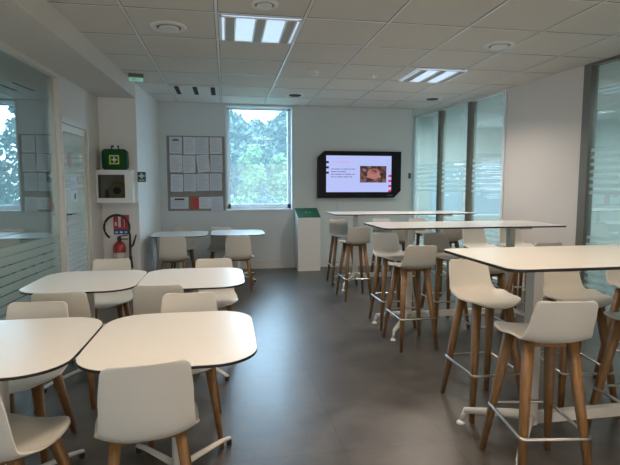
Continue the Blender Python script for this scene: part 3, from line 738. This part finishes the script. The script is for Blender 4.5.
# extinguisher and its sign
t = thing('fire_sign', 'red and blue fire extinguisher instruction panel on the recess wall', 'sign', (-1.47, YR-.003, .86))
bm = B(); box(bm, -.085, .125, -.003, .003, 0, .20); link('panel', bm, 'redsign', t)
bm = B(); box(bm, -.085, .125, -.003, .003, -.072, .0); link('blue_panel', bm, 'bluesign', t)
bm = B(); box(bm, -.02, .012, -.005, -.002, .03, .18); box(bm, .055, .062, -.005, -.002, .03, .17); box(bm, -.065, -.04, -.005, -.002, .05, .10)
for k in range(3): box(bm, -.065+.062*k, -.030+.062*k, -.005, -.002, -.055, -.03)
link('pictograms', bm, 'paper', t)
ex_, ez = -1.465, .235
t = thing('fire_extinguisher', 'red fire extinguisher with black hose hung on the recess wall', 'fire extinguisher', (ex_, YR-.105, ez))
bm = B(); lathe(bm, [(.07, 0), (.082, .015), (.085, .03), (.085, .36), (.078, .41), (.05, .45), (.03, .465)], 28); link('cylinder', bm, 'red', t, True)
bm = B(); lathe(bm, [(.0855, .24), (.0862, .245), (.0862, .31), (.0855, .315)], 28); link('label_band', bm, mat('printed label', (.55, .48, .45), .6, noise=.4, nscale=60), t)
bm = B(); lathe(bm, [(.025, .46), (.028, .50), (.022, .53)], 14); link('valve', bm, 'black', t)
bm = B(); box(bm, -.012, .115, -.012, .012, .528, .540); bmesh.ops.transform(bm, matrix=Matrix.Rotation(R(-8), 4, 'Y'), verts=bm.verts, space=Matrix.Translation((0, 0, -.53)))
box(bm, .0, .115, -.012, .012, .490, .502); bevel(bm, .003, 1); link('lever', bm, 'black', t)
bm = B(); pts = []
for k in range(19):
    a_ = R(235-k*(235+20)/18); pts.append((-.02+.165*math.cos(a_), -.03, .66+.17*math.sin(a_)))
pts += [(.15, -.04, .55), (.15, -.05, .40), (.15, -.05, .22), (.15, -.05, .03)]
tube(bm, pts, .016, 8); tube(bm, [(.15, -.05, .27), (.155, -.05, .10)], [.02, .028], 10); link('hose', bm, 'black', t, True)
bm = B(); tube(bm, [(.15, -.05, .38), (.19, -.05, .42), (.235, -.05, .56)], [.016, .014, .010], 8); link('nozzle', bm, 'black', t, True)
bm = B(); box(bm, -.03, .03, .075, .103, .30, .42); link('wall_bracket', bm, 'steel', t)

# ------------------------------------------------------------------ ceiling fittings
gf = 'recessed louvred ceiling lights'
def troffer(x0, x1, y0, y1, label):
    t = thing('ceiling_light', label, 'ceiling light', ((x0+x1)/2, (y0+y1)/2, CEIL-.010), 0, gf)
    a, b = (x1-x0)/2, (y1-y0)/2
    bm = B(); box(bm, -a, a, -b, b, .002, .008); link('diffuser', bm, 'skyglow', t)
    bm = B(); box(bm, -a, a, -b, -b+.018, -.005, .009); box(bm, -a, a, b-.018, b, -.005, .009); box(bm, -a, -a+.015, -b, b, -.005, .009); box(bm, a-.015, a, -b, b, -.005, .009); link('frame', bm, 'tbar', t)
    for c in (-a+.085, 0, a-.085):
        bm = B(); box(bm, c-.035, c+.035, -b+.018, b-.018, -.008, .003); lv = link('louvre', bm, 'lamptube', t)
        bm = B(); box(bm, c-.05, c-.035, -b+.018, b-.018, -.012, .003); box(bm, c+.035, c+.05, -b+.018, b-.018, -.012, .003); link('louvre_edge', bm, 'tbar', lv)
troffer(-.03, .655, 4.22, 4.90, 'recessed square ceiling light with three louvres near the top centre')
troffer(2.29, 2.95, 5.68, 6.36, 'recessed square ceiling light near the glazed partition on the right')
def ring_vent(x, y, r, label, name='ceiling_diffuser', cat='air diffuser', core='white', group='round ceiling fittings'):
    t = thing(name, label, cat, (x, y, CEIL), 0, group)
    bm = B(); lathe(bm, [(r, .004), (r, -.006), (r*.93, -.016), (r*.74, -.018), (r*.70, -.006), (r*.70, .004)], 36); link('rim', bm, 'white', t, True)
    bm = B(); lathe(bm, [(r*.69, .0), (r*.69, -.008)], 32); link('recess', bm, 'dark' if core == 'dark' else 'tbar_gap', t)
    if core != 'dark':
        bm = B(); lathe(bm, [(r*.30, -.007), (r*.56, -.012), (r*.56, -.024), (r*.40, -.030)], 32); link('cone', bm, core, t, True)
    else:
        bm = B(); lathe(bm, [(r*.66, -.007), (r*.60, -.024), (r*.30, -.030)], 32); link('lens', bm, 'dark', t, True)
ring_vent(-.48, 4.60, .155, 'large round ceiling diffuser at the upper left of the ceiling')
ring_vent(.315, 3.92, .11, 'round ceiling ring cut by the top edge of the photo')
ring_vent(2.72, 4.62, .15, 'large round ceiling ring at the upper right')
ring_vent(1.065, 7.55, .15, 'small dark downlight above the window', 'downlight', 'downlight', 'dark')
ring_vent(3.28, 7.50, .15, 'small dark downlight near the glazed corner', 'downlight', 'downlight', 'dark')
def smoke(x, y, r, label):
    t = thing('smoke_detector', label, 'smoke detector', (x, y, CEIL), 0, 'smoke detectors')
    bm = B(); lathe(bm, [(r, .002), (r, -.012), (r*.9, -.02)], 24); link('base', bm, 'white', t, True)
    bm = B(); lathe(bm, [(r*.6, -.018), (r*.6, -.04), (r*.4, -.05)], 24); link('sensor', bm, 'white', t, True)
smoke(1.075, 6.05, .075, 'white smoke detector right of the louvred ceiling light')
smoke(1.87, 6.10, .04, 'tiny white detector in the middle of the ceiling')
bm = B(); lathe(bm, [(.022, .002), (.022, -.006), (.008, -.01), (.008, -.03), (.016, -.032)], 14); o = link('sprinkler', bm, 'white', None, True); o.location = (2.29, 6.30, CEIL); tag(o, 'small white sprinkler head by the far ceiling light', 'sprinkler')
t = thing('slot_diffuser', 'square ceiling panel with three dark slots near the back wall', 'air diffuser', (-.44, 7.49, CEIL-.008), 0)
bm = B(); box(bm, -.335, .335, -.335, .335, .0, .006); link('plate', bm, 'ceil', t)
for c in (-.235, .02, .27):
    bm = B(); box(bm, c-.035, c+.035, -.29, .29, -.004, .002); sl = link('slot', bm, 'dark', t)
    bm = B(); box(bm, c-.042, c-.033, -.29, .29, -.010, .0); box(bm, c+.033, c+.042, -.29, .29, -.010, .0); link('slot_edge', bm, 'tbar', sl)
t = thing('exit_light', 'small green and white emergency exit light on the ceiling beside the soffit', 'exit light', (-1.10, 6.55, CEIL-.075), R(10))
bm = B(); box(bm, -.09, .09, -.03, .03, .03, .074); bevel(bm, .006, 2); link('housing', bm, mat('grey housing', (.12, .14, .13), .5), t)
bm = B(); box(bm, -.085, .085, -.012, .012, -.015, .03); link('panel', bm, mat('lit exit panel', (.3, .6, .5), .3, emit=(.25, .65, .5), estr=.35), t)
bm = B(); box(bm, -.05, .0, -.014, -.012, -.006, .022); link('pictogram', bm, 'paper', t)
# lamps behind the camera
for i, (x, y, p) in enumerate(LAMPS):
    t = thing('ceiling_light', ['lit square ceiling light over the nearest low tables', 'lit square ceiling light over the nearest high table', 'lit square ceiling light directly over the viewer', 'lit square ceiling light over the aisle, just ahead of the viewer'][i], 'ceiling light', (x, y, CEIL-.012), 0, gf)
    bm = B(); box(bm, -.32, .32, -.32, .32, 0, .011); link('diffuser', bm, 'lampglow_near', t)
    bm = B(); box(bm, -.35, .35, -.35, -.33, -.006, .011); box(bm, -.35, .35, .33, .35, -.006, .011); box(bm, -.35, -.33, -.33, .33, -.006, .011); box(bm, .33, .35, -.33, .33, -.006, .011); link('frame', bm, 'tbar', t)
